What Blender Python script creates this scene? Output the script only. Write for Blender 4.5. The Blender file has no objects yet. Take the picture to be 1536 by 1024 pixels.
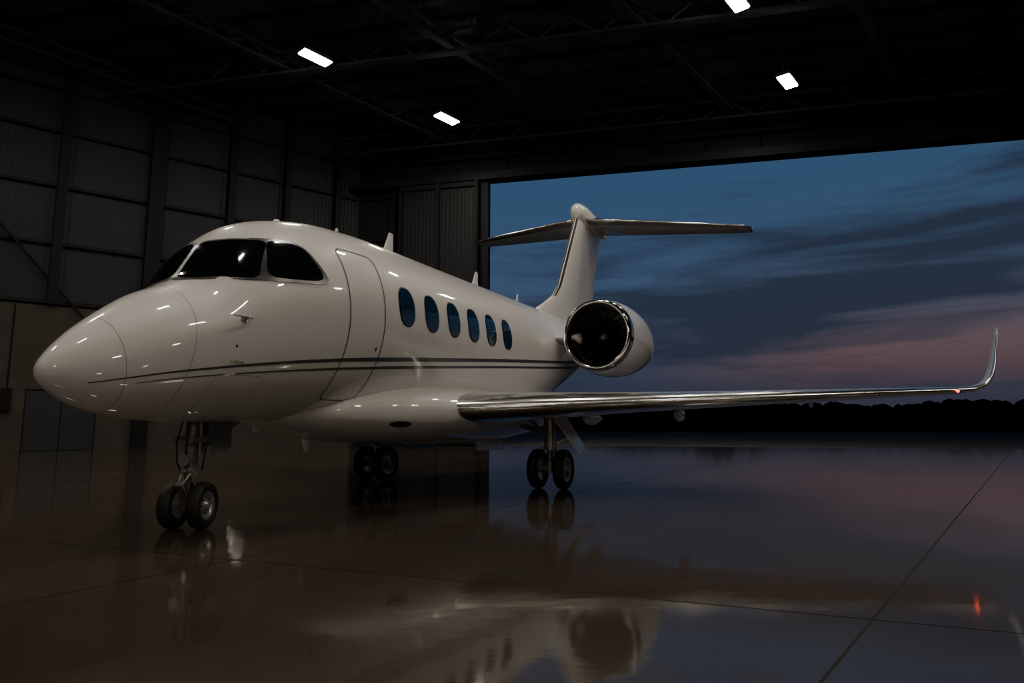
import bpy, bmesh, math, random
from mathutils import Vector, Matrix
random.seed(7)
PI=math.pi
scene=bpy.context.scene
col=scene.collection

# ------------------------------------------------------------ materials
def newmat(name):
    m=bpy.data.materials.new(name); m.use_nodes=True
    nt=m.node_tree; b=nt.nodes.get('Principled BSDF'); return m,nt,b
def pmat(name,c,rough=.5,metal=0,coat=0,spec=.5,var=.06,nscale=4,rvar=.0,bump=0,bscale=30):
    m,nt,b=newmat(name)
    tc=nt.nodes.new('ShaderNodeTexCoord'); n=nt.nodes.new('ShaderNodeTexNoise')
    n.inputs['Scale'].default_value=nscale; n.inputs['Detail'].default_value=5
    nt.links.new(tc.outputs['Object'],n.inputs['Vector'])
    r=nt.nodes.new('ShaderNodeValToRGB')
    r.color_ramp.elements[0].position=.3; r.color_ramp.elements[1].position=.7
    r.color_ramp.elements[0].color=(*[x*(1-var) for x in c],1)
    r.color_ramp.elements[1].color=(*[min(1,x*(1+var)) for x in c],1)
    nt.links.new(n.outputs['Fac'],r.inputs['Fac']); nt.links.new(r.outputs['Color'],b.inputs['Base Color'])
    b.inputs['Metallic'].default_value=metal; b.inputs['Roughness'].default_value=rough
    b.inputs['Coat Weight'].default_value=coat; b.inputs['Coat Roughness'].default_value=.03
    b.inputs['Specular IOR Level'].default_value=spec
    if rvar>0:
        mr=nt.nodes.new('ShaderNodeMapRange')
        mr.inputs['To Min'].default_value=max(.02,rough-rvar); mr.inputs['To Max'].default_value=rough+rvar
        nt.links.new(n.outputs['Fac'],mr.inputs['Value']); nt.links.new(mr.outputs['Result'],b.inputs['Roughness'])
    if bump>0:
        n2=nt.nodes.new('ShaderNodeTexNoise'); n2.inputs['Scale'].default_value=bscale
        nt.links.new(tc.outputs['Object'],n2.inputs['Vector'])
        bp=nt.nodes.new('ShaderNodeBump'); bp.inputs['Strength'].default_value=bump; bp.inputs['Distance'].default_value=.01
        nt.links.new(n2.outputs['Fac'],bp.inputs['Height']); nt.links.new(bp.outputs['Normal'],b.inputs['Normal'])
    return m
def emat(name,c,s):
    m,nt,b=newmat(name)
    b.inputs['Base Color'].default_value=(*c,1)
    b.inputs['Emission Color'].default_value=(*c,1); b.inputs['Emission Strength'].default_value=s
    return m
PAINT=pmat('white_aircraft_paint',(.80,.79,.775),.36,0,1,.3,.006,1.5)
PAINT.node_tree.nodes['Principled BSDF'].inputs['Coat IOR'].default_value=1.75
STRIPE=pmat('charcoal_stripe_paint',(.06,.065,.072),.3,0,.5)
GLASS=pmat('cockpit_dark_glass',(.004,.005,.007),.06,0,.6,.5)
CGLASS=pmat('cabin_window_glass',(.010,.035,.080),.08,0,.8,.6)
FRAME=pmat('window_frame_metal',(.13,.13,.135),.30,1)
SEAM=pmat('panel_gap_dark',(.04,.038,.036),.6)
SEAML=pmat('panel_gap_light',(.20,.19,.18),.5)
CHROME=pmat('polished_aluminium',(.80,.79,.77),.20,1,rvar=.04,nscale=6)
LIPM=pmat('polished_inlet_lip',(.80,.79,.77),.12,1)
WINGM=pmat('wing_grey_paint',(.50,.50,.50),.25,.25,.5)
DARKM=pmat('dark_duct_lining',(.02,.02,.022),.5,.1)
FANM=pmat('titanium_fan_blade',(.15,.15,.155),.4,1)
RUBBER=pmat('tyre_rubber',(.014,.014,.014),.6,bump=.2,bscale=60)
RIM=pmat('wheel_rim_metal',(.45,.44,.42),.35,.7)
GEAR=pmat('landing_gear_steel',(.34,.33,.31),.32,.6,var=.2,nscale=12)
GDOOR=pmat('gear_door_inner',(.10,.10,.10),.45)
PISTON=pmat('chromed_oleo',(.8,.8,.8),.1,1)
HOSE=pmat('hydraulic_hose_black',(.02,.02,.02),.5)
NAVR=emat('nav_light_red',(1,.08,.03),7)
LAMP=emat('lamp_diffuser',(1,.89,.74),155)
ADDED_FILL=emat('added_fill_lens',(1,.87,.72),58)  # emission of the fill lamps added behind the camera
HOUSING=pmat('lamp_housing',(.06,.06,.06),.5)
STEEL=pmat('painted_dark_steel',(.008,.009,.011),.6,.1,spec=.2,var=.2)
STEEL2=pmat('girt_steel',(.011,.012,.015),.6,.1,spec=.2,var=.2)
ROOFST=pmat('roof_steel',(.026,.030,.036),.6,.0,spec=.2,var=.2)
MASON=pmat('painted_lower_wall_panel',(.060,.052,.044),.75,spec=.2,var=.15,nscale=1.2,bump=.3,bscale=6)
DOORM=pmat('steel_door_blue_grey',(.009,.013,.019),.5)
def corrug(name,c,scale,axis='X',strength=.8):
    m,nt,b=newmat(name)
    tc=nt.nodes.new('ShaderNodeTexCoord'); w=nt.nodes.new('ShaderNodeTexWave'); w.wave_type='BANDS'; w.bands_direction=axis
    w.inputs['Scale'].default_value=scale
    nt.links.new(tc.outputs['Object'],w.inputs['Vector'])
    n=nt.nodes.new('ShaderNodeTexNoise'); n.inputs['Scale'].default_value=.35; nt.links.new(tc.outputs['Object'],n.inputs['Vector'])
    r=nt.nodes.new('ShaderNodeValToRGB')
    r.color_ramp.elements[0].position=.3; r.color_ramp.elements[1].position=.7
    r.color_ramp.elements[0].color=(*[x*.8 for x in c],1); r.color_ramp.elements[1].color=(*[x*1.2 for x in c],1)
    nt.links.new(n.outputs['Fac'],r.inputs['Fac']); nt.links.new(r.outputs['Color'],b.inputs['Base Color'])
    bp=nt.nodes.new('ShaderNodeBump'); bp.inputs['Strength'].default_value=strength; bp.inputs['Distance'].default_value=.03
    nt.links.new(w.outputs['Fac'],bp.inputs['Height']); nt.links.new(bp.outputs['Normal'],b.inputs['Normal'])
    b.inputs['Roughness'].default_value=.55; b.inputs['Specular IOR Level'].default_value=.25
    return m
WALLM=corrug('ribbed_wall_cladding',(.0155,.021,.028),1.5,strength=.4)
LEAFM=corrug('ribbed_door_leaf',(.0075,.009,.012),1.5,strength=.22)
CEILM=corrug('ribbed_roof_deck',(.050,.058,.068),1.0,strength=.8)

def floormat():
    m,nt,b=newmat('polished_concrete')
    tc=nt.nodes.new('ShaderNodeTexCoord')
    n=nt.nodes.new('ShaderNodeTexNoise'); n.inputs['Scale'].default_value=.45; n.inputs['Detail'].default_value=8; n.inputs['Roughness'].default_value=.6
    nt.links.new(tc.outputs['Object'],n.inputs['Vector'])
    r=nt.nodes.new('ShaderNodeValToRGB')
    r.color_ramp.elements[0].position=.3; r.color_ramp.elements[1].position=.72
    r.color_ramp.elements[0].color=(.038,.029,.0215,1); r.color_ramp.elements[1].color=(.066,.051,.038,1)
    nt.links.new(n.outputs['Fac'],r.inputs['Fac']); nt.links.new(r.outputs['Color'],b.inputs['Base Color'])
    n2=nt.nodes.new('ShaderNodeTexNoise'); n2.inputs['Scale'].default_value=2.2; n2.inputs['Detail'].default_value=9; n2.inputs['Roughness'].default_value=.7
    nt.links.new(tc.outputs['Object'],n2.inputs['Vector'])
    mr=nt.nodes.new('ShaderNodeMapRange'); mr.inputs['From Min'].default_value=.3; mr.inputs['From Max'].default_value=.7
    mr.inputs['To Min'].default_value=.04; mr.inputs['To Max'].default_value=.11
    nt.links.new(n2.outputs['Fac'],mr.inputs['Value']); nt.links.new(mr.outputs['Result'],b.inputs['Roughness'])
    mpn=nt.nodes.new('ShaderNodeMapping'); mpn.inputs['Scale'].default_value=(.8,3.2,1); mpn.inputs['Rotation'].default_value=(0,0,.22)
    nt.links.new(tc.outputs['Object'],mpn.inputs['Vector'])
    n3=nt.nodes.new('ShaderNodeTexNoise'); n3.inputs['Scale'].default_value=1.8; n3.inputs['Detail'].default_value=4
    nt.links.new(mpn.outputs['Vector'],n3.inputs['Vector'])
    bp=nt.nodes.new('ShaderNodeBump'); bp.inputs['Strength'].default_value=.11; bp.inputs['Distance'].default_value=.008
    nt.links.new(n3.outputs['Fac'],bp.inputs['Height']); nt.links.new(bp.outputs['Normal'],b.inputs['Normal'])
    b.inputs['Specular IOR Level'].default_value=.75
    return m
FLOORM=floormat()
JOINT=pmat('joint_sealant',(.012,.010,.008),.7,spec=.2)
APRON=pmat('apron_concrete',(.10,.092,.085),.95,spec=.0,var=.15,nscale=.2)
GRASS=pmat('night_grass',(.010,.012,.008),1,spec=0,var=.3,nscale=.1)
TREE=pmat('tree_foliage',(.006,.008,.006),1,spec=0,var=.4,nscale=.5)

# ------------------------------------------------------------ mesh helpers
def mk(name,verts,faces,mats,parent=None,smooth=True,recalc=True,fm=None,loc=None,bevel=0):
    me=bpy.data.meshes.new(name); me.from_pydata([tuple(v) for v in verts],[],faces)
    if not isinstance(mats,(list,tuple)): mats=[mats]
    for m in mats: me.materials.append(m)
    if fm:
        for p,i in zip(me.polygons,fm): p.material_index=i
    if recalc:
        bm=bmesh.new(); bm.from_mesh(me); bmesh.ops.recalc_face_normals(bm,faces=bm.faces); bm.to_mesh(me); bm.free()
    for p in me.polygons: p.use_smooth=smooth
    me.update()
    o=bpy.data.objects.new(name,me); col.objects.link(o)
    if parent: o.parent=parent
    if loc: o.location=loc
    if bevel:
        md=o.modifiers.new('bevel','BEVEL'); md.width=bevel; md.segments=2; md.limit_method='ANGLE'
    return o
def empty(name,loc=(0,0,0),rz=0,parent=None):
    o=bpy.data.objects.new(name,None); col.objects.link(o); o.location=loc; o.rotation_euler=(0,0,rz)
    o.empty_display_size=.3
    if parent:o.parent=parent
    return o
class MB:
    def __init__(s): s.v=[];s.f=[];s.m=[]
    def add(s,v,f,mi=0):
        b=len(s.v); s.v+=[Vector(x) for x in v]; s.f+=[tuple(i+b for i in q) for q in f]; s.m+=[mi]*len(f)
    def box(s,c,size,rot=None,mi=0):
        c=Vector(c); hx,hy,hz=[x/2 for x in size]
        vs=[Vector((x,y,z)) for x in(-hx,hx) for y in(-hy,hy) for z in(-hz,hz)]
        if rot is not None: vs=[rot@v for v in vs]
        s.add([v+c for v in vs],[(0,1,3,2),(4,6,7,5),(0,4,5,1),(2,3,7,6),(0,2,6,4),(1,5,7,3)],mi)
    def tube(s,a,b,r1,r2=None,seg=16,mi=0):
        a=Vector(a);b=Vector(b); r2=r1 if r2 is None else r2
        d=(b-a).normalized(); u=d.orthogonal().normalized(); w=d.cross(u)
        vs=[]
        for p,r in((a,r1),(b,r2)):
            for i in range(seg):
                t=2*PI*i/seg; vs.append(p+(u*math.cos(t)+w*math.sin(t))*r)
        fs=[(i,(i+1)%seg,seg+(i+1)%seg,seg+i) for i in range(seg)]
        fs.append(tuple(range(seg))); fs.append(tuple(range(2*seg-1,seg-1,-1)))
        s.add(vs,fs,mi)
    def hull(s,pts,z0,z1,mi=0):  # vertical prism
        n=len(pts); vs=[Vector((p[0],p[1],z0)) for p in pts]+[Vector((p[0],p[1],z1)) for p in pts]
        fs=[(i,(i+1)%n,n+(i+1)%n,n+i) for i in range(n)]+[tuple(range(n)),tuple(range(2*n-1,n-1,-1))]
        s.add(vs,fs,mi)
    def rev(s,prof,center,axis,seg=48,mi=0,closed=False):
        c=Vector(center);d=Vector(axis).normalized();u=d.orthogonal().normalized();w=d.cross(u)
        vs=[];n=len(prof)
        for a,r in prof:
            for i in range(seg):
                t=2*PI*i/seg; vs.append(c+d*a+(u*math.cos(t)+w*math.sin(t))*max(r,1e-4))
        fs=[]
        rng=n if closed else n-1
        for j in range(rng):
            k=(j+1)%n
            for i in range(seg):
                fs.append((j*seg+i,j*seg+(i+1)%seg,k*seg+(i+1)%seg,k*seg+i))
        s.add(vs,fs,mi)
    def obj(s,name,mats,parent=None,smooth=True,bevel=0,recalc=True,sharp=False):
        o=mk(name,s.v,s.f,mats,parent,smooth,recalc,s.m,bevel=bevel)
        if smooth and sharp:
            try: o.data.set_sharp_from_angle(angle=math.radians(35))
            except Exception: pass
        return o
def loftrings(rings,cap0=True,cap1=True):
    n=len(rings[0]); vs=[v for r in rings for v in r]; fs=[]
    for j in range(len(rings)-1):
        for i in range(n):
            fs.append((j*n+i,j*n+(i+1)%n,(j+1)*n+(i+1)%n,(j+1)*n+i))
    if cap0: fs.append(tuple(range(n)))
    if cap1: fs.append(tuple((len(rings)-1)*n+i for i in range(n-1,-1,-1)))
    return vs,fs

# ------------------------------------------------------------ AIRCRAFT
AZ=math.atan2(.8976,.441)
jet=empty('business_jet',(-3.426,6.868,0),AZ)
def L(s,l,z): return Vector((s,-l,z))
S0=-1.57
TAB=[(-1.57,1.56,1.56,0,1.56),(-1.53,1.67,1.45,.11,1.565),(-1.43,1.81,1.37,.22,1.58),(-1.25,2.00,1.27,.385,1.62),
(-1.0,2.21,1.185,.565,1.71),(-.77,2.38,1.15,.70,1.81),(-.37,2.61,1.12,.90,1.96),(-.07,3.07,1.115,1.02,2.08),(.26,3.37,1.11,1.13,2.18),
(.74,3.56,1.11,1.23,2.30),(1.4,3.68,1.11,1.285,2.38),(2.2,3.72,1.11,1.30,2.42),(4,3.72,1.11,1.30,2.42),(6.0,3.72,1.12,1.30,2.42),
(7.5,3.73,1.35,1.23,2.5),(9,3.75,1.8,1.05,2.75),(10.5,3.77,2.3,.80,3.0),(12,3.76,2.75,.5,3.25),(13.3,3.68,3.1,.28,3.38),(14.0,3.52,3.32,.10,3.42)]
US=[math.sqrt(r[0]-S0) for r in TAB]
def pchip(xs,ys):
    n=len(xs);h=[xs[i+1]-xs[i] for i in range(n-1)];d=[(ys[i+1]-ys[i])/h[i] for i in range(n-1)]
    m=[0]*n;m[0]=d[0];m[-1]=d[-1]
    for i in range(1,n-1):
        if d[i-1]*d[i]<=0:m[i]=0
        else:
            w1=2*h[i]+h[i-1];w2=h[i]+2*h[i-1];m[i]=(w1+w2)/(w1/d[i-1]+w2/d[i])
    def f(x):
        x=min(max(x,xs[0]),xs[-1])
        k=0
        while k<n-2 and x>xs[k+1]:k+=1
        t=(x-xs[k])/h[k]
        return ys[k]*(2*t**3-3*t*t+1)+h[k]*m[k]*(t**3-2*t*t+t)+ys[k+1]*(-2*t**3+3*t*t)+h[k]*m[k+1]*(t**3-t*t)
    return f
fzt=pchip(US,[r[1] for r in TAB]);fzb=pchip(US,[r[2] for r in TAB]);fhw=pchip(US,[r[3] for r in TAB]);fzm=pchip(US,[r[4] for r in TAB])
def sec(s):
    u=math.sqrt(max(s-S0,0)); return fzt(u),fzb(u),max(fhw(u),1e-4),fzm(u)
def F(s,l,z):
    zt,zb,hw,zm=sec(s); H=max((zt-zm) if z>zm else (zm-zb),1e-4)
    return (l/hw)**2+((z-zm)/H)**2-1
def nrm(s,l,z):
    e=.01
    g=Vector((F(s+e,l,z)-F(s-e,l,z),-(F(s,l+e,z)-F(s,l-e,z)),F(s,l,z+e)-F(s,l,z-e)))
    return g.normalized()
def side(s,z,sg=1,off=0):
    zt,zb,hw,zm=sec(s);H=(zt-zm) if z>zm else (zm-zb)
    l=sg*hw*math.sqrt(max(0,1-((z-zm)/H)**2))
    return L(s,l,z)+nrm(s,l,z)*off
def front(l,z,off=0):
    a,b=S0+.01,2.5
    for _ in range(36):
        m=(a+b)/2
        if F(m,l,z)>0:a=m
        else:b=m
    return L(b,l,z)+nrm(b,l,z)*off
rings=[];N=112
U1=math.sqrt(14.0-S0)
us=[.05+(U1-.05)*i/270 for i in range(271)]
for u in us:
    s=S0+u*u; zt,zb,hw,zm=sec(s); ring=[]
    for i in range(N):
        t=2*PI*i/N; c,sn=math.cos(t),math.sin(t); H=(zt-zm) if sn>0 else (zm-zb)
        ring.append(L(s,hw*c,zm+H*sn))
    rings.append(ring)
v,f=loftrings(rings); mk('fuselage',v,f,PAINT,jet)

def squir(t,n):
    c,s=math.cos(t),math.sin(t)
    return (math.copysign(abs(c)**(2/n),c),math.copysign(abs(s)**(2/n),s))
def patch(name,mapf,mat,n=5,scale=1.0,nr=14,nt=64):
    vs=[mapf(.5,.5)];fs=[]
    for j in range(1,nr+1):
        for i in range(nt):
            x,y=squir(2*PI*i/nt,n); r=j/nr*scale*.5
            vs.append(mapf(.5+x*r,.5+y*r))
    for i in range(nt): fs.append((0,1+i,1+(i+1)%nt))
    for j in range(nr-1):
        for i in range(nt):
            a=1+j*nt+i;b=1+j*nt+(i+1)%nt; fs.append((a,b,b+nt,a+nt))
    return mk(name,vs,fs,mat,jet)
def bil(c,u,v): # c: bl,br,tr,tl 2D
    return tuple((1-v)*((1-u)*c[0][k]+u*c[1][k])+v*((1-u)*c[3][k]+u*c[2][k]) for k in range(2))
for sg in(1,-1):
    A=[(.035,2.60),(.93,2.585),(.735,3.085),(.03,3.075)]
    tag='port' if sg>0 else 'starboard'
    patch('windshield_frame_'+tag,lambda u,v:front(sg*bil(A,u,v)[0],bil(A,u,v)[1],.008),FRAME,9,1.09)
    patch('windshield_glass_'+tag,lambda u,v:front(sg*bil(A,u,v)[0],bil(A,u,v)[1],.016),GLASS,9,.965)
    Pq=[(-.07,2.575),(.05,2.575),(.25,3.12),(.11,3.11)]
    patch('windshield_pillar_'+tag,lambda u,v:side(bil(Pq,u,v)[0],bil(Pq,u,v)[1],sg,.006),FRAME,12,1.0)
    B=[(.01,2.60),(.70,2.66),(.53,3.09),(.20,3.10)]
    patch('cockpit_side_frame_'+tag,lambda u,v:side(bil(B,u,v)[0],bil(B,u,v)[1],sg,.008),FRAME,5,1.13)
    patch('cockpit_side_glass_'+tag,lambda u,v:side(bil(B,u,v)[0],bil(B,u,v)[1],sg,.016),GLASS,5,.95)
    for k in range(6):
        sc=2.05+.583*k; zc=2.61
        patch('cabin_window_frame_%s_%d'%(tag,k+1),lambda u,v:side(sc+(u-.5)*.345,zc+(v-.5)*.53,sg,.005),FRAME,2.5,1.0,5,40)
        patch('cabin_window_%s_%d'%(tag,k+1),lambda u,v:side(sc+(u-.5)*.315,zc+(v-.5)*.495,sg,.010),CGLASS,2.5,1.0,5,40)
def ribbon(name,pts,norms,w,mat,closed=False,off=.004,wf=None):
    n=len(pts);vs=[];fs=[]
    for i in range(n):
        a=pts[(i-1)%n] if (closed or i>0) else pts[i]; b=pts[(i+1)%n] if (closed or i<n-1) else pts[i]
        t=(b-a).normalized(); bn=norms[i].cross(t).normalized(); ww=(wf(i/(n-1)) if wf else 1)*w/2
        vs+=[pts[i]+bn*ww+norms[i]*off,pts[i]-bn*ww+norms[i]*off]
    rng=n if closed else n-1
    for i in range(rng):
        j=(i+1)%n; fs.append((2*i,2*i+1,2*j+1,2*j))
    return mk(name,vs,fs,mat,jet)
def sidepath(sz,sg=1):
    P=[];Nn=[]
    for s,z in sz:
        p=side(s,z,sg);P.append(p);Nn.append(nrm(p.x,-p.y,p.z))
    return P,Nn
zs1=pchip([-1.3,-.69,.63,3.57,8.2,10.2],[1.455,1.59,1.785,2.05,2.42,2.62])
zs2=pchip([-1.2,-.69,.63,3.57,8.2,10.2],[1.42,1.525,1.69,1.945,2.30,2.48])
for sg,tag in((1,'port'),(-1,'starboard')):
    P,Nn=sidepath([(-1.3+i*11/300,zs1(-1.3+i*11/300)) for i in range(301)],sg)
    ribbon('upper_stripe_'+tag,P,Nn,.056,STRIPE,off=.003,wf=lambda t:min(1,.15+t*3))
    P,Nn=sidepath([(-1.0+i*10.4/300,zs2(-1.0+i*10.4/300)) for i in range(301)],sg)
    ribbon('lower_stripe_'+tag,P,Nn,.040,STRIPE,off=.003,wf=lambda t:min(1,.15+t*3))
def rrect(cx,cy,w,h,r,k=200):
    pts=[]
    for (sx,sy,a0) in((1,1,0),(-1,1,PI/2),(-1,-1,PI),(1,-1,3*PI/2)):
        for i in range(9):
            a=a0+PI/2*i/8; pts.append((cx+sx*(w/2-r)+r*math.cos(a),cy+sy*(h/2-r)+r*math.sin(a)))
    pts.append(pts[0]); ds=[0]
    for a,b in zip(pts[:-1],pts[1:]): ds.append(ds[-1]+math.dist(a,b))
    out=[];j=0
    for i in range(k):
        d=ds[-1]*i/k
        while ds[j+1]<d:j+=1
        t=(d-ds[j])/max(1e-9,ds[j+1]-ds[j]); out.append((pts[j][0]*(1-t)+pts[j+1][0]*t,pts[j][1]*(1-t)+pts[j+1][1]*t))
    return out
P,Nn=sidepath(rrect(1.29,2.28,.60,1.80,.09,260)); ribbon('cabin_door_seam',P,Nn,.014,SEAM,True,.005)
def ringpath(s,t0=0,t1=2*PI,n=100,tilt=0):
    P=[];Nn=[]
    for i in range(n):
        t=t0+(t1-t0)*i/(n-1 if t1-t0<6.2 else n); c,sn=math.cos(t),math.sin(t)
        ss=s+tilt*sn; zt,zb,hw,zm=sec(ss);H=(zt-zm) if sn>0 else (zm-zb)
        l=hw*c;z=zm+H*sn; P.append(L(ss,l,z));Nn.append(nrm(ss,l,z))
    return P,Nn
P,Nn=ringpath(-1.10,tilt=-.06); ribbon('radome_seam',P,Nn,.005,SEAML,True)
P,Nn=ringpath(-.62,tilt=.04); ribbon('nose_bulkhead_seam',P,Nn,.005,SEAML,True)
P,Nn=sidepath(rrect(-.15,1.40,.5,.36,.04,120)); ribbon('service_panel_seam',P,Nn,.004,SEAML,True)
for i,(s,z,w_,h_) in enumerate([(-.28,1.86,.02,.03),(1.5,2.0,.03,.05)]):
    patch('static_port_%d'%(i+1),lambda u,v:side(s+(u-.5)*w_,z+(v-.5)*h_,1,.005),SEAM,2,1,3,16)
mb=MB()
for sg in(1,-1):
    p=side(-.22,2.13,sg); n=nrm(p.x,-p.y,p.z)
    mb.tube(p-n*.02,p+n*.09,.016,.010); q=p+n*.09; mb.tube(q+Vector((.06,0,0)),q+Vector((-.16,0,.0)),.013,.006)
    mb.rev([(0,0),(.01,.035),(.0,.04)],p,n,20)
    p=side(-.25,1.72,sg); n=nrm(p.x,-p.y,p.z)
    mb.tube(p-n*.02,p+n*.06,.014,.010); q=p+n*.06; mb.tube(q+Vector((.05,0,0)),q+Vector((-.1,0,.0)),.011,.005)
mb.obj('pitot_probes',GEAR,jet,sharp=True)
def blade(mb,s,z0,z1,ch,sweep,th=.02):
    prof=[(0,0),(.15,1),(.5,1),(1,0),(.5,-1),(.15,-1)]
    r=[]
    for z,c,of in((z0,ch,0),(z1,ch*.35,sweep)):
        r.append([L(s+of+x*c,y*th*(1 if z==z0 else .5),z) for x,y in prof])
    v,f=loftrings(r); mb.add(v,f)
mb=MB()
blade(mb,2.0,3.68,3.86,.14,.08); blade(mb,3.1,3.68,4.13,.32,.20); blade(mb,5.9,3.68,4.10,.32,.2); blade(mb,7.9,3.68,4.0,.2,.12)
blade(mb,1.5,1.16,.74,.22,.14); blade(mb,.75,1.14,1.0,.16,.06)
mb.rev([(0,.06),(.03,.055),(.06,.03),(.07,0)],L(1.0,0,3.60),(0,0,1),20)
mb.obj('blade_antennas',PAINT,jet,smooth=False)

# belly fairing
FT=[(.7,.20,1.16,1.36),(1.1,.60,1.04,1.46),(1.6,.98,.93,1.56),(2.2,1.26,.84,1.66),(3.0,1.42,.79,1.74),(4.2,1.46,.77,1.78),(5.5,1.46,.77,1.78),(6.6,1.38,.84,1.78),(7.6,1.12,1.08,1.85),(8.5,.75,1.42,2.0),(9.1,.35,1.75,2.2)]
xs=[r[0] for r in FT];a1=pchip(xs,[r[1] for r in FT]);a2=pchip(xs,[r[2] for r in FT]);a3=pchip(xs,[r[3] for r in FT])
rings=[]
for i in range(121):
    s=.7+8.4*i/120;hw,zb,zt=a1(s),a2(s),a3(s);zc=(zb*.5+zt*.5);H=(zt-zb)/2
    rings.append([L(s,hw*squir(2*PI*k/72,2.2)[0],zc+H*squir(2*PI*k/72,2.2)[1]) for k in range(72)])
v,f=loftrings(rings); mk('belly_fairing',v,f,PAINT,jet)
def fairpt(s,t):
    hw,zb,zt=a1(s),a2(s),a3(s);zc=(zb+zt)/2;H=(zt-zb)/2
    x,y=squir(t,2.2); return L(s,hw*x,zc+H*y)
cs,ct=2.12,math.radians(-20)
p0=fairpt(cs,ct)
e1=(fairpt(cs+.05,ct)-fairpt(cs-.05,ct)).normalized();e2=(fairpt(cs,ct+.05)-fairpt(cs,ct-.05)).normalized();nn=e1.cross(e2).normalized()
if nn.y>0:nn=-nn
ring=[p0+e1*math.cos(a)*.17+e2*math.sin(a)*.055+nn*.012 for a in [2*PI*i/32 for i in range(32)]]
mk('ram_air_inlet',[p0+nn*.016]+ring,[(0,1+i,1+(i+1)%32) for i in range(32)],DARKM,jet)

def airfoil(n=26,t=.12,camber=.0):
    up=[];lo=[]
    for i in range(n+1):
        x=.5*(1-math.cos(PI*i/n)); y=5*t*(.2969*math.sqrt(x)-.126*x-.3516*x*x+.2843*x**3-.1036*x**4)
        c=camber*4*x*(1-x); up.append((x,y+c)); lo.append((x,-y+c))
    return up[::-1]+lo[1:-1]
def surf(name,stations,sg,mats,camber=0,lefrac=.13,parent=jet,cap=True):
    rings=[];xs=None
    for (l,s,c,z,t,ang) in stations:
        af=airfoil(26,t,camber); ca,sa=math.cos(ang),math.sin(ang)
        rings.append([L(s+x*c,sg*(l-sa*y*c),z+ca*y*c) for x,y in af]); xs=[p[0] for p in af]
    n=len(xs); v,f=loftrings(rings)
    fm=[]
    for j in range(len(rings)-1):
        for i in range(n):
            fm.append(1 if (xs[i]+xs[(i+1)%n])/2<lefrac else 0)
    fm+=[0,0]
    return mk(name,v,f,mats,parent,fm=fm)
wk=[(.6,2.62,4.5,1.25,.125,0),(1.4,3.10,3.85,1.31,.125,.04),(3.2,4.25,2.75,1.395,.12,.045),(5.6,5.78,1.9,1.505,.11,.045),(8.0,7.28,1.12,1.615,.10,.05)]
tipw=[(8.25,7.46,.95,1.64,.10,.25),(8.42,7.60,.80,1.72,.095,.6),(8.53,7.72,.66,1.86,.09,1.0),(8.60,7.84,.55,2.05,.085,1.25),(8.66,7.97,.43,2.32,.08,1.36),(8.74,8.16,.26,2.68,.08,1.38)]
for sg,tag in((1,'port'),(-1,'starboard')):
    surf('wing_'+tag,wk+tipw,sg,[WINGM,CHROME],camber=.012)
    mb=MB()
    for (l,s,z,ln,r) in((2.35,6.3,1.19,1.1,.10),(3.85,6.55,1.25,.95,.095),(5.9,7.05,1.42,.7,.05)):
        rr=[]
        for i in range(17):
            t=i/16; w=r*math.sin(PI*min(1,max(0,t))**.8)+.002
            rr.append([L(s-ln/2+ln*t,sg*(l+w*.75*math.cos(a)),z+w*math.sin(a)*1.2) for a in [2*PI*k/20 for k in range(20)]])
        v,f=loftrings(rr); mb.add(v,f)
    mb.obj('flap_track_fairings_'+tag,PAINT,jet)
mb=MB(); mb.rev([(-.06,0),(-.045,.014),(0,.02),(.05,.015),(.07,0)],L(7.28,7.98,1.60),(1,0,0),16); mb.obj('nav_light',NAVR,jet)
def vs_surf(name,st,mats,lefrac=.1):
    rings=[]
    for (z,s,c,t) in st:
        af=airfoil(26,t); rings.append([L(s+x*c,y*c,z) for x,y in af]); xs=[p[0] for p in af]
    v,f=loftrings(rings);n=len(xs);fm=[]
    for j in range(len(rings)-1):
        for i in range(n): fm.append(1 if (xs[i]+xs[(i+1)%n])/2<lefrac and j>2 else 0)
    fm+=[0,0]
    return mk(name,v,f,mats,jet,fm=fm)
vs_surf('vertical_fin',[(3.55,8.7,5.1,.05),(3.85,9.05,4.5,.055),(4.08,9.55,3.85,.065),(4.35,10.1,3.15,.085),(4.7,10.5,2.75,.10),(5.6,11.05,2.5,.115),(6.5,11.6,2.35,.12),(7.0,11.9,2.3,.13),(7.2,12.02,2.2,.13)],[PAINT,FRAME],.03)
rr=[]
for i in range(33):
    t=i/32; w=.31*(math.sin(PI*t**.55))**.6+.002; rr.append([L(11.80+3.0*t,w*.75*math.cos(a),7.13+w*math.sin(a)*1.15) for a in [2*PI*k/28 for k in range(28)]])
v,f=loftrings(rr); mk('fin_bullet_fairing',v,f,PAINT,jet)
TZ=lambda l:7.0-.076*l
for sg,tag in((1,'port'),(-1,'starboard')):
    surf('horizontal_stabilizer_'+tag,[(l,12.15+1.75*l/4.5,1.95-1.15*l/4.5,TZ(sg*l),.105,-.076*sg) for l in(0,1,2,3,4)]+[(4.35,13.87,.78,TZ(sg*4.35),.10,-.076*sg),(4.52,14.02,.58,TZ(sg*4.52),.08,-.076*sg)],sg,[WINGM,CHROME],0,.16)
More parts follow.
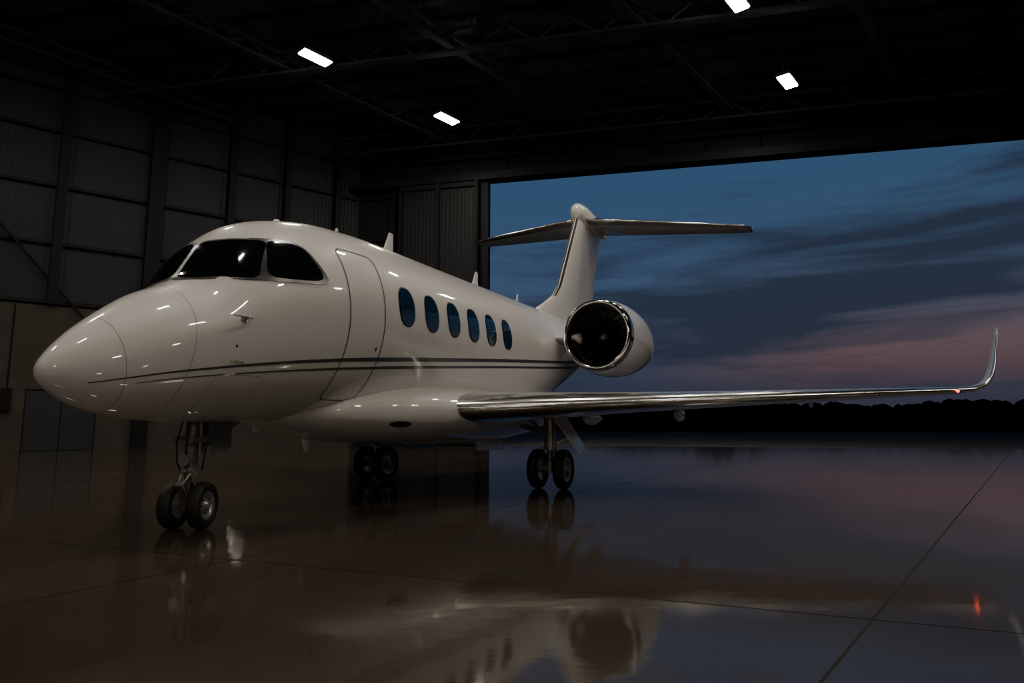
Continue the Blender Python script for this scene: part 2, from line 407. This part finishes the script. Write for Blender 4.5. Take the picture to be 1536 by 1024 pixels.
for sg,tag in((1,'port'),(-1,'starboard')):
    E=empty('engine_'+tag,(0,0,0),0,jet)
    c=L(7.1,sg*2.15,2.84)
    mb=MB()
    mb.rev([(.20,.722),(.4,.75),(.75,.775),(1.15,.775),(1.6,.735),(2.0,.67),(2.35,.59),(2.6,.53),(2.6,.50),(2.2,.48)],c,(1,0,0),72)
    mb.obj('nacelle_cowl',PAINT,E)
    mb=MB()
    mb.rev([(.30,.585),(.18,.592),(.09,.605),(.03,.625),(.0,.652),(.015,.68),(.06,.70),(.12,.712),(.20,.722)],c,(1,0,0),72)
    mb.obj('inlet_lip',LIPM,E)
    mb=MB()
    mb.rev([(.30,.585),(.5,.575),(.75,.58),(1.0,.59)],c,(1,0,0),72); mb.rev([(.85,.60),(.86,0)],c,(1,0,0),48)
    mb.obj('inlet_duct',DARKM,E)
    mb=MB()
    mb.rev([(.40,0),(.43,.05),(.5,.10),(.6,.15),(.7,.175),(.84,.18)],c,(1,0,0),32)
    for k in range(22):
        a=2*PI*k/22; vs=[]
        for j in range(6):
            r=.16+.41*j/5; tw=.35+.75*j/5; ch=.10+.05*math.sin(j/5*PI)
            rad=Vector((0,math.cos(a),math.sin(a)));tan=Vector((0,-math.sin(a),math.cos(a)));ax=Vector((1,0,0))
            d=ax*math.cos(tw)+tan*math.sin(tw); b=c+ax*.70+rad*r
            for q in(-1,1): vs.append(b+d*ch*q)
        mb.add(vs,[(2*j,2*j+1,2*j+3,2*j+2) for j in range(5)])
    mb.obj('fan_blades',FANM,E,recalc=False)
    mb=MB(); mb.rev([(2.1,.38),(2.6,.37),(2.95,.30),(2.95,.27),(2.5,.3)],c,(1,0,0),40); mb.rev([(2.4,.22),(2.9,.18),(3.25,.03),(3.27,0)],c,(1,0,0),32)
    mb.rev([(2.3,.52),(2.31,0)],c,(1,0,0),40)
    mb.obj('exhaust_nozzle',GEAR,E)
    rr=[]
    for l,ch,s,th in((.9,2.3,7.35,.10),(1.3,2.2,7.38,.09),(1.62,2.1,7.42,.11)):
        rr.append([L(s+x*ch,sg*l,2.86+y*ch*1.0) for x,y in airfoil(18,th)])
    v,f=loftrings(rr); mk('engine_pylon',v,f,[PAINT],E)

def wheel(mb,c,R,w,sg):
    c=Vector(c);ax=Vector((0,-sg,0)); rr=R*.56
    pc=(R+rr)/2;th=(R-rr)/2
    prof=[(w/2*squir(2*PI*i/28,2.8)[0],pc+th*squir(2*PI*i/28,2.6)[1]) for i in range(28)]
    mb.rev(prof,c,ax,48,0,True)
    mb.rev([(.50*w,0),(.50*w,rr*.16),(.46*w,rr*.24),(.30*w,rr*.34),(.24*w,rr*.45),(.22*w,rr*.78),(.34*w,rr*.86),(.40*w,rr*1.0),(.40*w,rr*1.06),(.30*w,rr*1.06),(-.30*w,rr*1.06),(-.4*w,rr*1.0),(-.2*w,rr*.7),(-.2*w,0)],c,ax,40,1)
    for k in range(8):
        a=2*PI*k/8; p=c+ax*(.22*w)+Vector((math.cos(a),0,math.sin(a)))*rr*.62
        mb.tube(p-ax*.01,p+ax*.012,rr*.085,seg=10,mi=2)
    for k in range(6):
        a=2*PI*k/6; p=c+ax*(.44*w)+Vector((math.cos(a),0,math.sin(a)))*rr*.2
        mb.tube(p-ax*.02,p+ax*.012,rr*.04,seg=6,mi=1)
G=empty('nose_landing_gear',(0,0,0),0,jet)
STEER=math.radians(25)
mb=MB()
for sg in(1,-1): wheel(mb,L(0,sg*.15,.245),.245,.145,sg)
o=mb.obj('nose_wheels',[RUBBER,RIM,HOSE],G,sharp=True); o.rotation_euler=(0,0,STEER)
mb=MB()
mb.tube(L(0,-.15,.245),L(0,.15,.245),.035)
mb.tube(L(0,0,.2),L(0,0,.33),.055,.05)
for sg in(1,-1):
    mb.tube(L(-.05,sg*.045,.60),L(-.20,sg*.015,.47),.016); mb.tube(L(-.20,sg*.015,.47),L(-.04,sg*.045,.30),.016)
mb.tube(L(-.20,-.04,.47),L(-.20,.04,.47),.02)
mb.tube(L(-.07,-.06,.60),L(-.07,.06,.60),.022)
mb.tube(L(-.12,.0,.72),L(-.16,.0,.72),.055,.06); mb.tube(L(-.06,0,.72),L(-.12,0,.72),.03,.055)
o=mb.obj('steering_links',[GEAR],G,sharp=True); o.rotation_euler=(0,0,STEER)
mb=MB()
mb.tube(L(0,0,.33),L(0,0,.62),.042,mi=1); mb.tube(L(0,0,.55),L(0,0,1.25),.065)
mb.tube(L(0,0,.55),L(0,0,.60),.082); mb.tube(L(0,0,.80),L(0,0,.86),.085); mb.tube(L(0,0,.98),L(0,0,1.02),.08)
mb.tube(L(.05,.07,.82),L(.62,.10,1.2),.024); mb.tube(L(.05,-.07,.82),L(.62,-.10,1.2),.024)
mb.tube(L(-.08,.10,.90),L(-.08,-.10,.90),.03); mb.tube(L(-.1,.12,.93),L(.10,.12,.93),.035)
mb.tube(L(-.1,-.12,.93),L(.10,-.12,.93),.035)
mb.tube(L(.0,.13,.76),L(.0,.13,1.15),.016);mb.tube(L(.04,-.12,.7),L(.04,-.10,1.15),.014)
mb.obj('nose_strut',[GEAR,PISTON],G,sharp=True)
mb=MB()
def hose(mb,pts,r=.009):
    for a,b in zip(pts[:-1],pts[1:]): mb.tube(a,b,r,seg=8)
hose(mb,[L(-.09,.05,1.1),L(-.12,.07,.85),L(-.10,.08,.65),L(-.13,.09,.5),L(-.06,.07,.36),L(0,.06,.27)])
hose(mb,[L(-.08,-.05,1.15),L(-.11,-.1,.9),L(-.1,-.09,.7),L(-.05,-.1,.6)])
hose(mb,[L(.08,.05,1.1),L(.12,.07,.85),L(.09,.06,.6)])
mb.obj('nose_gear_hoses',HOSE,G)
mb=MB()
for sg in(1,-1):
    pts=[(.06,1.16),(.36,1.16),(.33,.86),(.22,.70),(.12,.72),(.06,.9)]
    a=[L(s,sg*(.17+(1.16-z)*.12),z) for s,z in pts]; b=[p+Vector((0,.012,0)) for p in a]; n=len(pts)
    mb.add(a+b,[tuple(range(n)),tuple(range(2*n-1,n-1,-1))]+[(i,(i+1)%n,n+(i+1)%n,n+i) for i in range(n)])
mb.obj('nose_gear_doors',GDOOR,G,smooth=False)
for sg,tag in((1,'port'),(-1,'starboard')):
    G=empty('main_landing_gear_'+tag,(0,0,0),0,jet)
    mb=MB()
    for k in(-.235,.235): wheel(mb,L(5.5,sg*1.85+k,.335),.335,.175,1 if k>0 else -1)
    mb.obj('main_wheels',[RUBBER,RIM,HOSE],G,sharp=True)
    mb=MB()
    mb.tube(L(5.5,sg*1.85-.24,.335),L(5.5,sg*1.85+.24,.335),.05)
    mb.tube(L(5.5,sg*1.85,.27),L(5.5,sg*1.85,.46),.085,.08);mb.tube(L(5.5,sg*1.85,.44),L(5.48,sg*1.85,.72),.055,mi=1)
    mb.tube(L(5.48,sg*1.85,.66),L(5.42,sg*1.87,1.3),.10); mb.tube(L(5.48,sg*1.85,.66),L(5.48,sg*1.85,.71),.12)
    for q in(1,-1):
        mb.tube(L(5.56,sg*1.85+q*.06,.72),L(5.76,sg*1.85,.58),.02); mb.tube(L(5.76,sg*1.85,.58),L(5.56,sg*1.85+q*.06,.42),.02)
    mb.tube(L(5.45,sg*1.80,.95),L(5.4,sg*1.15,1.12),.045); mb.tube(L(5.45,sg*1.85,.85),L(4.9,sg*1.7,1.2),.035)
    mb.tube(L(5.40,sg*1.95,.55),L(5.38,sg*1.98,1.2),.02,seg=8)
    mb.obj('main_strut',[GEAR,PISTON],G,sharp=True)
    mb=MB()
    a=[L(5.15,sg*2.0,1.26),L(5.85,sg*2.0,1.26),L(5.80,sg*2.42,.62),L(5.40,sg*2.42,.62)]
    n=(a[1]-a[0]).cross(a[3]-a[0]).normalized()*.025
    mb.add(a+[x+n for x in a],[(0,1,2,3),(7,6,5,4),(0,4,5,1),(1,5,6,2),(2,6,7,3),(3,7,4,0)])
    mb.box(L(5.6,sg*2.48,.60),(.46,.20,.03))
    mb.tube(L(5.5,sg*1.9,.75),L(5.55,sg*2.25,.88),.018,seg=8)
    mb.obj('main_gear_door',PAINT,G,smooth=False,bevel=.008)
    mb=MB()
    mb.box(L(5.4,sg*.72,.74),(1.0,.02,.22),Matrix.Rotation(math.radians(-sg*20),3,'X'))
    mb.obj('inner_gear_door',WINGM,G,smooth=False,bevel=.008)

# ------------------------------------------------------------ HANGAR
C=Vector((-8.57,34.3)); e=Vector((.9767,-.2144)); nE=Vector((-.2144,-.9767)) # inward normal of door wall
w=Vector((-.789,-.614)); nW=Vector((.614,-.789))
A=C+w*50; B=Vector((A.x,-22)); D=Vector((38,-22)); E2=C+e*((38-C.x)/e.x)
POLY=[C,A,B,D,E2]
HT=17.0
nWo=-nW;nEo=-nE
def wallobj(name,p,q,z0,z1,out,mat,th=.3):
    p=Vector(p);q=Vector(q);Ld=(q-p).length
    ang=math.atan2((q-p).y,(q-p).x)
    mb=MB(); d=(q-p).normalized(); left=Vector((-d.y,d.x)); sgn=1 if left.dot(Vector(out))>0 else -1
    mb.hull([(0,0),(Ld,0),(Ld,sgn*th),(0,sgn*th)],z0,z1)
    o=mb.obj(name,mat,None,smooth=False); o.location=(p.x,p.y,0); o.rotation_euler=(0,0,ang); return o
wl=wallobj('wall_left',C,A,0,HT,nWo,WALLM)
wallobj('wall_rear_left',A,B,0,HT,(-1,0),WALLM)
wallobj('wall_rear',B,D,0,HT,(0,-1),WALLM)
wallobj('wall_right',D,E2,0,HT,(1,0),WALLM)
J=Vector((-1.4,32.7)); t0=(J-C).dot(e); J2=C+e*(t0+38)
mb=MB(); Ld=(E2-C).length; DH=14.0
for (a,b,z0,z1) in((0,t0,0,HT),(t0,t0+38,DH,HT),(t0+38,Ld,0,HT)):
    mb.hull([(a,0),(b,0),(b,.3),(a,.3)],z0,z1)
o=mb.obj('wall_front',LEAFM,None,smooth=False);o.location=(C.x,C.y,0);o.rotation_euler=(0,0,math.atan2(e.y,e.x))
mb=MB()
def fb(a,b,z0,z1,d0,d1,mi=0):
    pts=[C+e*a+nE*d0,C+e*b+nE*d0,C+e*b+nE*d1,C+e*a+nE*d1]; mb.hull(pts,z0,z1,mi)
fb(t0-.15,t0+.25,0,DH,0.02,.5); fb(0,Ld-1,DH-.15,DH+.25,.02,.8); fb(0,Ld-1,DH+1.2,DH+1.4,.02,.45);fb(0,Ld-1,DH+2.2,DH+2.4,.02,.35)
for k in range(15): fb(t0+1+k*2.6,t0+1.2+k*2.6,DH+.2,HT-.1,.02,.25)
mb.obj('trim_door_header',STEEL,None,smooth=False)
mb=MB()
fb(t0-4.6,t0-.2,.03,DH-.2,.55,.75,0)
for k in range(3): fb(t0-4.6+k*2.1,t0-4.42+k*2.1,.03,DH-.2,.75,.92,1)
for z in(.05,6,DH-.5): fb(t0-4.6,t0-.2,z,z+.14,.75,.90,1)
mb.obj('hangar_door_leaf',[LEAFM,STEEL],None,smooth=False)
mb=MB()
for t,wd in((1.4,.28),(4.1,.28),(6.8,.3),(10.0,.6),(13.5,.35),(17.2,.35),(21,.6),(25,.35),(29,.35),(33,.6),(38,.35)):
    pts=[C+w*(t-wd/2)+nW*.01,C+w*(t+wd/2)+nW*.01,C+w*(t+wd/2)+nW*.45,C+w*(t-wd/2)+nW*.45]; mb.hull(pts,0 if wd>.5 else 6.0,HT-.1)
for t in(2.2,): 
    pts=[C+e*(t-.15)+nE*.01,C+e*(t+.15)+nE*.01,C+e*(t+.15)+nE*.4,C+e*(t-.15)+nE*.4]; mb.hull(pts,0,HT-.1)
mb.obj('trim_wall_columns',STEEL,None,smooth=False)
mb=MB()
for z in(6.1,8.6,11.1,13.5,15.4):
    mb.hull([C+nW*.01+w*.2,C+w*49+nW*.01,C+w*49+nW*.2,C+nW*.2+w*.2],z-.07,z+.07)
    mb.hull([C+nE*.01+e*.3,C+e*2.4+nE*.01,C+e*2.4+nE*.2,C+nE*.2+e*.3],z-.07,z+.07)
def W3(t,d,z): p=C+w*t+nW*d; return Vector((p.x,p.y,z))
mb.tube(W3(17.2,.3,11.2),W3(10.2,.3,3.0),.05); mb.tube(W3(17.2,.3,3.0),W3(21,.3,11.2),.05)
mb.obj('trim_wall_girts',STEEL2,None,smooth=False)
mb=MB()
for a,b,z0,z1 in((.2,11.62,.0,5.95),(11.62,14.08,2.48,5.95),(14.08,49,0,5.95)):
    mb.hull([C+w*a+nW*.005,C+w*b+nW*.005,C+w*b+nW*.10,C+w*a+nW*.10],z0,z1)
mb.obj('trim_lower_wall_lining',MASON,None,smooth=False)
mb=MB()
for a,b in((11.66,12.83),(12.87,14.04)):
    mb.hull([C+w*a+nW*.006,C+w*b+nW*.006,C+w*b+nW*.07,C+w*a+nW*.07],.01,2.42)
    mb.hull([C+w*(a+.25)+nW*.07,C+w*(b-.25)+nW*.07,C+w*(b-.25)+nW*.08,C+w*(a+.25)+nW*.08],1.4,2.1)
mb.tube(W3(12.72,.07,1.05),W3(12.72,.14,1.05),.02);mb.tube(W3(12.72,.14,1.05),W3(12.60,.14,1.05),.015)
mb.obj('door_1',DOORM,None,smooth=False)
mb=MB(); mb.hull([C+w*14.5+nW*.11,C+w*14.85+nW*.11,C+w*14.85+nW*.3,C+w*14.5+nW*.3],1.6,2.5)
mb.hull([C+w*14.55+nW*.3,C+w*14.8+nW*.3,C+w*14.8+nW*.32,C+w*14.55+nW*.32],1.65,2.45)
mb.tube(W3(14.67,.15,2.5),W3(14.67,.15,5.9),.025)
mb.obj('electrical_cabinet',STEEL,None,smooth=False)

mb=MB(); mb.hull([p for p in POLY],-.3,0); mb.obj('floor',FLOORM,None,smooth=False)
mb=MB(); mb.hull([p for p in POLY],HT,HT+.3)
ce=mb.obj('ceiling',CEILM,None,smooth=False)
def clip(p,d):
    t0_,t1_=-1e9,1e9
    n=len(POLY); cen=sum(POLY,Vector((0,0)))/n
    for i in range(n):
        a=POLY[i];b=POLY[(i+1)%n];ed=b-a;nn=Vector((-ed.y,ed.x)).normalized()
        if nn.dot(cen-a)<0:nn=-nn
        num=nn.dot(p-a)-.3;den=nn.dot(d)
        if abs(den)<1e-6:
            if num<0:return None
            continue
        t=-num/den
        if den>0:t0_=max(t0_,t)
        else:t1_=min(t1_,t)
    return (t0_,t1_) if t0_<t1_-.5 else None
def beam(mb,p,d,wd,z0,z1,mi=0):
    r=clip(p,d)
    if not r:return
    a=p+d*r[0];b=p+d*r[1];n=Vector((-d.y,d.x))*wd/2
    mb.hull([a+n,b+n,b-n,a-n],z0,z1,mi)
g=Vector((.65,.76)); 
mb=MB()
for k in range(34):
    beam(mb,C+nE*(1.2+1.7*k),e,.10,HT-.26,HT-.005,0)
mb.obj('ceiling_purlins',STEEL2,None,smooth=False)
mb=MB()
for k in range(-4,9):
    base=Vector((-3.0,27.6))+e*(7.3*k+3.6)
    beam(mb,base,g,.28,HT-.62,HT-.50); beam(mb,base,g,.28,HT-1.15,HT-1.03)
    r=clip(base,g)
    if r:
        t=r[0]+.1;up=True
        while t+1.0<r[1]:
            a=base+g*t;b=base+g*(t+1.0)
            za,zb=(HT-1.1,HT-.55) if up else (HT-.55,HT-1.1)
            mb.tube((a.x,a.y,za),(b.x,b.y,zb),.04,seg=6); t+=1.0;up=not up
for k in range(0,6):
    base=C+nE*(1.5+8*k)
    beam(mb,base,e,.3,HT-1.5,HT-1.38); beam(mb,base,e,.3,HT-.62,HT-.5)
    r=clip(base,e)
    t=r[0]+.1;up=True
    while t+1.2<r[1]:
        a=base+e*t;b=base+e*(t+1.2)
        za,zb=(HT-1.42,HT-.55) if up else (HT-.55,HT-1.42)
        mb.tube((a.x,a.y,za),(b.x,b.y,zb),.045,seg=6); t+=1.2;up=not up
mb.obj('ceiling_trusses',ROOFST,None,smooth=False)

mb=MB()
def joint(p,d,wd=.014):
    r=clip(Vector(p),Vector(d).normalized())
    if not r:return
    d=Vector(d).normalized();a=Vector(p)+d*r[0];b=Vector(p)+d*r[1];n=Vector((-d.y,d.x))*wd/2
    mb.add([(a+n).to_3d()+Vector((0,0,.0015)),(b+n).to_3d()+Vector((0,0,.0015)),(b-n).to_3d()+Vector((0,0,.0015)),(a-n).to_3d()+Vector((0,0,.0015))],[(0,1,2,3)])
jd=(.633,.774)
joint((1.317,2.874),jd,.014); joint((-3.12,4.03),(.55,.835),.010)
joint((-.415,4.664),(.938,-.345),.011)
for k in(1,2,3): joint((-.415+k*4.0,4.664+k*8.5),(.95,-.31),.010)
joint((-14,6),jd,.01); joint((12,2.8),jd,.012)
mb.obj('floor_joints',JOINT,None,smooth=False,recalc=False)

def lampfix(x,y,z=15.0,ln=1.15,wd=.46):
    o=empty('ceiling_lamp',(x,y,z),math.atan2(g.y,g.x))
    mb=MB(); mb.box((0,0,.09),(ln+.08,wd+.08,.14)); mb.box((0,0,.18),(ln*.7,wd*.4,.08))
    for q in(-.5,.5): mb.tube((q*ln*.8,0,.2),(q*ln*.8,0,HT-.5-z),.012,seg=6)
    mb.obj('housing',HOUSING,o,smooth=False)
    mb=MB(); mb.box((0,0,0),(ln,wd,.04)); mb.obj('diffuser',LAMP,o,smooth=False)
lamps=[(-3.0,27.6),(-7.54,22.7),(11.3,24.4),(7.43,19.4)]
lamps+=[(-11.9,17.6),(-16.4,12.6),(3.0,14.4),(-1.4,9.4),(-5.8,4.4),(17.4,11.2),(13.0,6.2),(8.6,1.2),(4.2,-4),(-10,-1),(-20,7)]
for i,(x,y) in enumerate(lamps): lampfix(x,y)
for x in(-22,-8,6,20):  # unseen fill lamps on the rear wall, added to brighten the fuselage side
    o=empty('added_fill_lamp',(x,-21.5,9.0),0)
    R=Matrix.Rotation(math.radians(-15),3,'X')
    mb=MB(); mb.box((0,0,0),(1.5,.16,.9),R); mb.box((0,-.25,0),(.2,.4,.2))
    for q in range(9): mb.box((-.6+q*.15,-.12,0),(.02,.1,.7),R)
    mb.obj('added_fill_housing',HOUSING,o,smooth=False)
    mb=MB(); mb.box(R@Vector((0,.09,0)),(1.4,.02,.8),R); mb.obj('added_fill_lens',ADDED_FILL,o,smooth=False)

# ------------------------------------------------------------ OUTSIDE
def q(a,b): p=C+e*a-nE*b; return (p.x,p.y)
mb=MB(); mb.hull([q(-150,.305),q(260,.305),q(260,62),q(-150,62)],-.3,-.01); mb.obj('apron',APRON,None,smooth=False)
mb=MB(); mb.hull([q(-900,62.02),q(1300,62.02),q(1300,1500),q(-900,1500)],-.3,-.02); mb.obj('grass_field',GRASS,None,smooth=False)
tm=bmesh.new()
for i in range(900):
    hedge=i>=520
    t=(-170+i*1.1+random.uniform(-1,1)) if not hedge else (-170+(i-520)*1.5); dd=225+random.uniform(-12,12) if not hedge else 240
    p=C+e*t-nE*dd
    hgt=random.uniform(8.8,9.8)+1.0*math.sin(t*.05)+.6*math.sin(t*.17)+(2.2*math.exp(-((t-38)/6)**2)); r=random.uniform(2.5,4.5)
    if hedge: hgt=random.uniform(5,6.5); r=3
    mat=Matrix.Translation((p.x,p.y,hgt*.5-.15))@Matrix.Diagonal((r,r,hgt*.5,1))
    ret=bmesh.ops.create_icosphere(tm,subdivisions=2 if not hedge else 1,radius=1,matrix=mat)
    for v in ret['verts']:
        v.co+=Vector((random.uniform(-.4,.4),random.uniform(-.4,.4),random.uniform(-.3,.3)))
        if v.co.z<.6: v.co.x=p.x+(v.co.x-p.x)*3.0; v.co.z=-.02
me=bpy.data.meshes.new('tree_line'); tm.to_mesh(me); tm.free(); me.materials.append(TREE)
o=bpy.data.objects.new('tree_line',me); col.objects.link(o)

# ------------------------------------------------------------ WORLD
wd=bpy.data.worlds.new('dusk_sky'); scene.world=wd; wd.use_nodes=True
nt=wd.node_tree; bg=nt.nodes['Background']
tc=nt.nodes.new('ShaderNodeTexCoord'); sx=nt.nodes.new('ShaderNodeSeparateXYZ'); nt.links.new(tc.outputs['Generated'],sx.inputs[0])
def ramp(stops):
    r=nt.nodes.new('ShaderNodeValToRGB'); cr=r.color_ramp
    while len(cr.elements)<len(stops): cr.elements.new(.5)
    for el,(p,c) in zip(cr.elements,stops): el.position=p; el.color=(*c,1)
    return r
rp=ramp([(0,(.030,.032,.050)),(.045,(.044,.042,.066)),(.08,(.098,.062,.072)),(.110,(.118,.078,.088)),(.16,(.070,.074,.112)),(.25,(.043,.080,.152)),(.36,(.035,.082,.166)),(.6,(.02,.05,.10)),(1,(.01,.025,.06))])
rb=ramp([(0,(.025,.032,.050)),(.045,(.031,.039,.066)),(.10,(.040,.053,.092)),(.15,(.045,.068,.122)),(.22,(.045,.080,.152)),(.36,(.035,.082,.166)),(.6,(.02,.05,.10)),(1,(.01,.025,.06))])
nt.links.new(sx.outputs['Z'],rp.inputs['Fac']); nt.links.new(sx.outputs['Z'],rb.inputs['Fac'])
mrx=nt.nodes.new('ShaderNodeMapRange'); mrx.interpolation_type='SMOOTHSTEP'; mrx.inputs['From Min'].default_value=.12; mrx.inputs['From Max'].default_value=.50
nt.links.new(sx.outputs['X'],mrx.inputs['Value'])
mx=nt.nodes.new('ShaderNodeMix'); mx.data_type='RGBA'; nt.links.new(mrx.outputs['Result'],mx.inputs[0]); nt.links.new(rb.outputs['Color'],mx.inputs[6]); nt.links.new(rp.outputs['Color'],mx.inputs[7])
mp=nt.nodes.new('ShaderNodeMapping'); mp.inputs['Scale'].default_value=(1.5,1.5,12.0); mp.inputs['Rotation'].default_value=(0,math.radians(7),0)
mp.inputs['Location'].default_value=(.35,.1,.62)
nt.links.new(tc.outputs['Generated'],mp.inputs['Vector'])
nz=nt.nodes.new('ShaderNodeTexNoise'); nz.inputs['Scale'].default_value=1.7; nz.inputs['Detail'].default_value=9; nz.inputs['Roughness'].default_value=.55; nz.inputs['Distortion'].default_value=.5
nt.links.new(mp.outputs['Vector'],nz.inputs['Vector'])
ma=nt.nodes.new('ShaderNodeMath'); ma.operation='MULTIPLY'; ma.inputs[1].default_value=-.17; nt.links.new(sx.outputs['X'],ma.inputs[0])
mb2=nt.nodes.new('ShaderNodeMath'); mb2.operation='ADD'; nt.links.new(ma.outputs[0],mb2.inputs[0]); nt.links.new(sx.outputs['Z'],mb2.inputs[1])
band=ramp([(.03,(0,0,0)),(.08,(.14,.14,.14)),(.12,(.21,.21,.21)),(.17,(.16,.16,.16)),(.24,(.0,.0,.0))]); nt.links.new(mb2.outputs[0],band.inputs['Fac'])
ad=nt.nodes.new('ShaderNodeMath'); ad.operation='ADD'; nt.links.new(band.outputs['Color'],ad.inputs[0]); nt.links.new(nz.outputs['Fac'],ad.inputs[1])
cr=ramp([(.52,(0,0,0)),(.72,(.92,.92,.92))]); nt.links.new(ad.outputs[0],cr.inputs['Fac'])
m2=nt.nodes.new('ShaderNodeMix'); m2.data_type='RGBA'; nt.links.new(cr.outputs['Color'],m2.inputs[0]); nt.links.new(mx.outputs[2],m2.inputs[6]); m2.inputs[7].default_value=(.022,.030,.052,1)
nt.links.new(m2.outputs[2],bg.inputs['Color']); bg.inputs['Strength'].default_value=1.0

# ------------------------------------------------------------ CAMERA
cd=bpy.data.cameras.new('camera'); cam=bpy.data.objects.new('camera',cd); col.objects.link(cam)
cd.sensor_width=36; cd.lens=950/1536*36; cd.clip_end=4000
cam.location=(0,0,1.1); cam.rotation_euler=(math.radians(90+7.38),0,0)
scene.camera=cam
